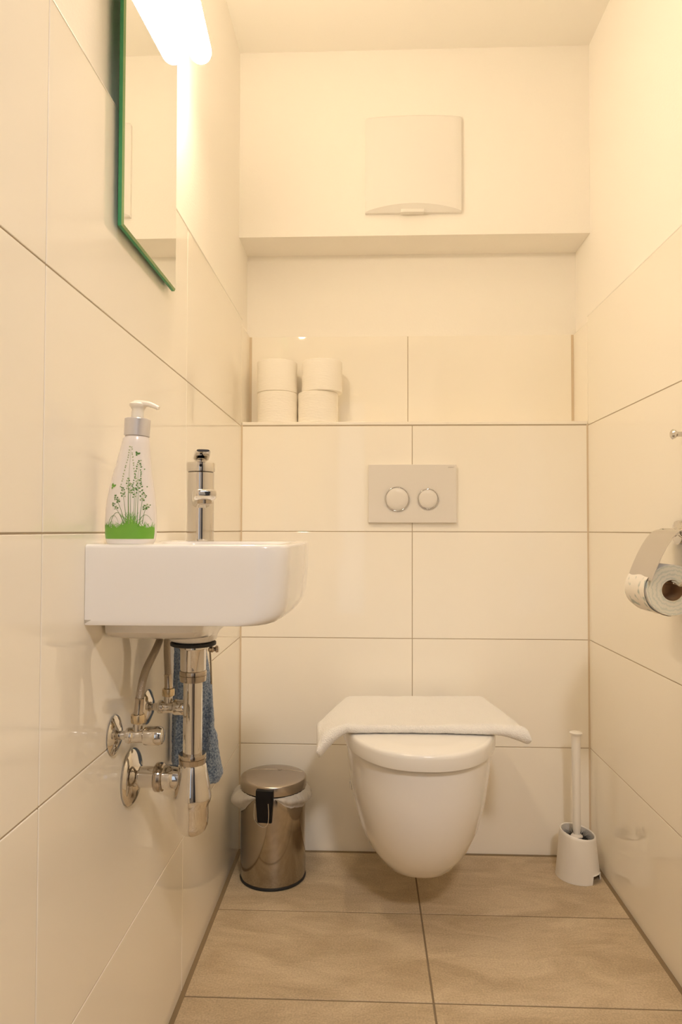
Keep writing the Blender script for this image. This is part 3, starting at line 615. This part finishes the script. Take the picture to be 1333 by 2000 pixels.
# ------------------------------------------------------------------ lamp above the mirror
lamp = thing('wall_lamp', 'lit white tube lamp on the left wall beside the mirror top', 'lamp', (0.0, -0.80, 1.80))
a0 = Vector((0.0395, 0.146, 0.016)); a1 = Vector((0.0600, -0.150, 0.014)); dl = (a1 - a0); Ln = dl.length; dl.normalize()
bm = B(); r = 0.0215
prof_l = [(0.001, 0)] + [(r * math.sin(math.radians(t)), r * (1 - math.cos(math.radians(t)))) for t in (15, 30, 45, 60, 75, 90)] + [(r, Ln * 0.5), (r, Ln)]
lathe(bm, prof_l, a0, dl, 36); obj('glass_tube', bm, 'tube', lamp)
bm = B(); lathe(bm, [(r + 0.002, 0), (r + 0.003, 0.004), (r + 0.003, 0.036), (r, 0.04), (0.002, 0.0405)], a1 - dl * 0.002, dl, 36); obj('end_cap', bm, 'chrome', lamp)
bm = B(); box(bm, (-0.0095, -0.205, 0.010 - 0.03), (0.010, -0.135, 0.010 + 0.03), 0.003); box(bm, (0.008, -0.19, 0.0), (0.062, -0.176, 0.02), 0.003); obj('wall_bracket', bm, 'chrome', lamp, smooth=False)

# ------------------------------------------------------------------ pedal bin with liner
bx, by = 0.1165, -0.140
pb = thing('pedal_bin', 'round stainless steel pedal bin on the floor beside the toilet', 'bin', (bx, by, 0))
R = 0.0845
bm = B(); lathe(bm, [(R - 0.004, 0.0003), (R + 0.0005, 0.001), (R + 0.0015, 0.004), (R + 0.0005, 0.0075), (R - 0.001, 0.008)], n=72); obj('base_ring', bm, 'rubber', pb)
bm = B(); lathe(bm, [(R - 0.001, 0.007), (R, 0.009), (R, 0.226), (R - 0.001, 0.229), (R - 0.004, 0.2295), (R - 0.005, 0.226), (R - 0.005, 0.18), (0.001, 0.18)], n=80); obj('bin_body', bm, 'steel', pb, angle=50)
lid_t = Vector((0, 0, 1))
bm = B(); lathe(bm, [(R - 0.002, 0.2335), (R + 0.0015, 0.2335), (R + 0.0018, 0.236), (R + 0.0016, 0.2545), (R + 0.0004, 0.2570), (R - 0.003, 0.2585), (R * 0.8, 0.2600), (R * 0.5, 0.2612), (0.001, 0.2618)], n=80)
ld = obj('bin_lid', bm, 'lidsteel', pb, angle=50)
bm = B(); tube(bm, [(-R * 0.86, 0.036, 0.2580), (-R * 0.4, 0.038, 0.2606), (0.0, 0.038, 0.2611), (R * 0.4, 0.036, 0.2606), (R * 0.90, 0.030, 0.2580)], 0.0012, 8)
lathe(bm, [(0.0065, 0), (0.0065, 0.0014), (0.005, 0.0022)], (0.012, 0.038, 0.2606), n=24); obj('lid_seam', bm, 'lidsteel', ld)
ca = math.radians(-90 - 6); fd = Vector((math.cos(ca), math.sin(ca), 0)); fs = Vector((-fd.y, fd.x, 0))
def clasp(t, o, z): return fs * t + fd * (R + o) + Vector((0, 0, z))
bm = B()
rings = []
for z, h0, o in ((0.2535, 0.0215, 0.0045), (0.2520, 0.0222, 0.0110), (0.238, 0.0222, 0.0130), (0.225, 0.0218, 0.0135), (0.195, 0.0196, 0.0120), (0.1735, 0.0182, 0.0100), (0.1725, 0.0175, 0.0040)):
    rings.append([clasp(-h0, 0.0005, z), clasp(-h0, o - 0.002, z), clasp(-h0 + 0.002, o, z), clasp(h0 - 0.002, o, z), clasp(h0, o - 0.002, z), clasp(h0, 0.0005, z)])
loft(bm, rings); obj('hinge_housing', bm, 'black', pb, angle=40)
bm = B(); tube(bm, [clasp(-0.0255, 0.004, 0.222), clasp(-0.0255, 0.010, 0.205), clasp(-0.0240, 0.014, 0.186), clasp(-0.013, 0.0165, 0.172), clasp(0.0, 0.017, 0.1665), clasp(0.0095, 0.0165, 0.172), clasp(0.0125, 0.016, 0.186), clasp(0.0125, 0.0155, 0.205), clasp(0.011, 0.0145, 0.2235)], 0.0011, 10)
obj('wire_handle', bm, 'chrome', pb)
# liner, its rim pulled out under the lid
bm = B(); rings = []; n = 240
def out(a):
    d = math.degrees((a - ca + PI) % (2 * PI) - PI)       # 0 at the clasp
    ad = abs(d)
    if ad < 16: return 0.15
    return min(1.0, (ad - 16) / 26)
for prog in range(9):
    f = prog / 8; ring = []
    for i in range(n):
        a = 2 * PI * i / n; o = out(a); c1 = noise.noise(Vector((math.cos(a) * 6, math.sin(a) * 6, f * 1.2))); c2 = noise.noise(Vector((math.cos(a) * 17, math.sin(a) * 17, f * 2)))
        lob = 1 + 0.9 * math.exp(-(((math.degrees(a) % 360) - 196) / 22) ** 2) + 0.3 * math.exp(-(((math.degrees(a) % 360) - 345) / 16) ** 2)
        bulge = math.sin(PI * min(1, f * 1.15)) if f < 0.87 else math.sin(PI * min(1, f * 1.15))
        rr_ = R - 0.003 + (0.004 + 0.013 * lob * bulge * o) + 0.007 * c1 * o * f + 0.005 * c2 * o
        rr_ = max(rr_, R + 0.0012) if 0.2 < f else rr_
        z = 0.2318 - (0.030 * lob * o + 0.002) * f + 0.004 * c1 * f * o - 0.0016 * (1 - o)
        ring.append((rr_ * math.cos(a), rr_ * math.sin(a), z))
    rings.append(ring)
loft(bm, rings, 0, False, False)
tag(obj('bin_liner', bm, 'bag', loc=(bx, by, 0), angle=80), 'translucent white bin liner sticking out under the steel bin lid', 'bin liner')

# ------------------------------------------------------------------ toilet brush and holder
hx, hy = 0.9150, -0.107
bh = thing('brush_holder', 'white plastic toilet brush holder in the right corner of the floor', 'brush holder', (hx, hy, 0))
bm = B(); n = 96; th = 0.0028
def hr(f): return 0.0555 - 0.0100 * f
def tilt(a, rr_): return 0.112 - 0.0075 * math.cos(a + 0.4) * rr_ / 0.045      # rim slopes down to the right
na = math.radians(-44)
outer_r, inner_r = [], []
for f in (0, 0.18, 0.20, 0.3, 0.5, 0.7, 0.85, 0.95, 1.0):
    ring = []
    for i in range(n):
        a = 2 * PI * i / n; rr_ = hr(f) * (1 + 0.02 * (1 - f) ** 3); top = tilt(a, hr(1)); z = 0.0003 + top * f
        if f < 0.19:
            dlt = abs((a - na + PI) % (2 * PI) - PI)
            if dlt < 0.36: z = 0.0210 if f == 0 else 0.0211
        ring.append((rr_ * math.cos(a), rr_ * math.sin(a), z))
    outer_r.append(ring)
for f in (1.0, 0.95, 0.6, 0.2, 0.1601):
    ring = []
    for i in range(n):
        a = 2 * PI * i / n; rr_ = hr(f) - 0.0045; top = tilt(a, hr(1)); ring.append((rr_ * math.cos(a), rr_ * math.sin(a), (0.0003 + top * f) if f != 1 else 0.0003 + top))
    inner_r.append(ring)
lip = [[(0.5 * (p[0] + q[0]), 0.5 * (p[1] + q[1]), p[2] + 0.0022) for p, q in zip(outer_r[-1], inner_r[0])]]
loft(bm, outer_r + lip + inner_r, 0, False, True)
loft(bm, [[((hr(0) - 0.002) * math.cos(2 * PI * i / n), (hr(0) - 0.002) * math.sin(2 * PI * i / n), outer_r[0][i][2]) for i in range(n)], outer_r[0]], 0, False, False)
obj('holder_cup', bm, 'plastic', bh, angle=50)
br = thing('toilet_brush', 'white handled toilet brush with black bristles standing in its holder', 'brush', (hx, hy, 0.024))
tlt = Vector((0.0020 / 0.35, 0.010 / 0.35, 1)).normalized()
b0 = Vector((-0.003, -0.004, 0))
bm = B(); lathe(bm, [(0.0085, 0.075), (0.0090, 0.09), (0.0105, 0.11), (0.0100, 0.16), (0.0108, 0.25), (0.0117, 0.32), (0.0120, 0.336), (0.0140, 0.340), (0.0165, 0.3425), (0.0165, 0.3455), (0.013, 0.3475), (0.001, 0.348)], b0, tlt, 36); obj('handle', bm, 'plastic', br, angle=50)
bm = B(); lathe(bm, [(0.010, 0.072), (0.0150, 0.076), (0.0155, 0.079), (0.010, 0.084)], b0, tlt, 30); obj('bristle_collar', bm, 'plate', br)
bm = B(); lathe(bm, [(0.001, 0.004), (0.024, 0.006), (0.030, 0.02), (0.031, 0.055), (0.028, 0.072), (0.012, 0.076)], b0, tlt, 40)
rg = random.Random(8)
for i in range(1500):
    a = rg.uniform(0, 2 * PI); z0 = rg.uniform(0.01, 0.080); rr_ = rg.uniform(0.032, 0.0400); dv = Vector((math.cos(a), math.sin(a), rg.uniform(-0.1, 0.35)))
    p0 = b0 + Vector((math.cos(a) * 0.018, math.sin(a) * 0.018, z0)); p1 = b0 + Vector((math.cos(a) * rr_, math.sin(a) * rr_, z0 + rg.uniform(0, 0.014)))
    t_ = Vector((-math.sin(a), math.cos(a), 0)) * 0.0006
    bm.faces.new([bm.verts.new(p0 - t_), bm.verts.new(p0 + t_), bm.verts.new(p1)])
tag(obj('bristle_head', bm, 'bristle', br, smooth=False), 'black bristles')

# ------------------------------------------------------------------ toilet paper holder and roll on the right wall
ph = thing('toilet_paper_holder', 'chrome toilet paper holder with a curved metal flap on the right wall', 'paper holder', (W, -0.60, 0.90))
def pl(x, y, z): return (x - W, y + 0.60, z - 0.90)
bm = B(); lathe(bm, [(0.0235, 0.0005), (0.0245, 0.003), (0.0235, 0.006), (0.015, 0.009), (0.010, 0.011)], pl(W, -0.560, 0.899), (-1, 0, 0), 40); obj('wall_rosette', bm, 'chrome', ph)
bm = B(); lathe(bm, [(0.0085, 0.008), (0.0085, 0.030), (0.0075, 0.033)], pl(W, -0.560, 0.899), (-1, 0, 0), 28)
tube(bm, [pl(0.953, -0.535, 0.899), pl(0.953, -0.55, 0.899), pl(0.953, -0.60, 0.899), pl(0.953, -0.655, 0.899)], 0.0052, 16)
obj('mounting_bar', bm, 'chrome', ph, angle=60)
bm = B(); tube(bm, [pl(0.953, -0.650, 0.899), pl(0.962, -0.678, 0.892), pl(0.960, -0.688, 0.860), pl(0.945, -0.690, 0.822), pl(0.930, -0.684, 0.806), pl(0.930, -0.665, 0.8065), pl(0.9325, -0.64, 0.8062), pl(0.933, -0.56, 0.8062)], 0.0036, 14)
tag(obj('roll_arm', bm, 'chrome', ph, angle=60), 'bent wire arm carrying the roll')
bm = B(); prof2 = [(0.9470, 0.9045), (0.9400, 0.9020), (0.9330, 0.8965), (0.9250, 0.8870), (0.9160, 0.8730), (0.9070, 0.8560), (0.8985, 0.8370), (0.8925, 0.8220), (0.8880, 0.8095)]
y0_, y1_ = -0.658, -0.542
rings = []
for (x, z), (x2, z2) in zip(prof2, prof2[1:] + [(2 * prof2[-1][0] - prof2[-2][0], 2 * prof2[-1][1] - prof2[-2][1])]):
    d = Vector((x2 - x, z2 - z)).normalized(); nx_, nz_ = -d.y, d.x; t = 0.0006
    rings.append([pl(x + nx_ * t, y0_, z + nz_ * t), pl(x + nx_ * t, y1_, z + nz_ * t), pl(x - nx_ * t, y1_, z - nz_ * t), pl(x - nx_ * t, y0_, z - nz_ * t)])
loft(bm, rings); obj('cover_flap', bm, 'flapmetal' if 'flapmetal' in M else mat('satin_chrome', (0.66, 0.63, 0.60), 0.30, 0.9), ph, angle=40)
for yy in (y0_ + 0.012, y1_ - 0.012):
    bm = B(); lathe(bm, [(0.0078, -0.005), (0.0085, -0.004), (0.0085, 0.004), (0.0078, 0.005)], pl(0.953, yy, 0.899), (0, 1, 0), 24); obj('flap_hinge', bm, 'chrome', ph)
rcx, rcz, rr = 0.9330, 0.7910, 0.0480
bm = B(); n = 72; hole = 0.0195
lathe(bm, [(rr - 0.0008, 0.0), (rr, 0.001), (rr, 0.050), (rr, 0.0975), (rr - 0.0008, 0.0985)], (0, 0, 0), (0, 1, 0), n, 0, False, False)
lathe(bm, [(hole, 0.0), (rr - 0.0008, 0.0)], (0, 0, 0), (0, 1, 0), n, 1, False, False)
lathe(bm, [(rr - 0.0008, 0.0985), (hole, 0.0985)], (0, 0, 0), (0, 1, 0), n, 1, False, False)
lathe(bm, [(hole, 0.0985), (hole, 0.0)], (0, 0, 0), (0, 1, 0), n, 2, False, False)
bmesh.ops.remove_doubles(bm, verts=bm.verts[:], dist=1e-6)
# loose outer sheet: hangs over the front and swells slightly below the flap
sheet = []
for k in range(22):
    a = math.radians(118 + 150 * k / 21); g = rr + 0.0006 + 0.0042 * math.sin(PI * k / 21) ** 2
    sheet.append((g * math.cos(a), g * math.sin(a)))
vr = []
for (x, z) in sheet: vr.append([bm.verts.new((x, yy, z + 0.0008 * math.sin(yy * 90 + x * 200))) for yy in [0.001 + 0.0965 * q / 8 for q in range(9)]])
for a_, b_ in zip(vr, vr[1:]):
    for q in range(8): bm.faces.new((a_[q], a_[q + 1], b_[q + 1], b_[q]))
tag(obj('hanging_toilet_roll', bm, ['rollside', 'rollface', 'core'], loc=(rcx, -0.6400, rcz), angle=50), 'printed toilet roll hanging on the chrome holder', 'toilet roll')
# robe hook just inside the frame, higher on the right wall
rh = thing('robe_hook', 'small chrome hook on the right wall above the paper holder', 'hook', (W, -0.60, 1.09))
bm = B(); lathe(bm, [(0.014, 0.0005), (0.014, 0.004), (0.012, 0.005)], (0, 0, 0), (-1, 0, 0), 28); lathe(bm, [(0.005, 0.004), (0.005, 0.022), (0.009, 0.026), (0.010, 0.030), (0.007, 0.033), (0.001, 0.034)], (0, 0, 0), (-1, 0, 0), 24); obj('hook_body', bm, 'chrome', rh)

# ------------------------------------------------------------------ hallway ceiling lamp behind the camera
hl = thing('ceiling_lamp', 'round lit lamp on the hallway ceiling behind the camera', 'lamp', (0.78, -2.78, 2.40))
bm = B(); lathe(bm, [(0.15, -0.001), (0.15, -0.02), (0.14, -0.025)], n=40); obj('lamp_base', bm, 'trim', hl)
bm = B(); lathe(bm, [(0.14, -0.025), (0.135, -0.05), (0.11, -0.085), (0.06, -0.105), (0.001, -0.11)], n=40); obj('lamp_shade', bm, 'halllamp', hl)
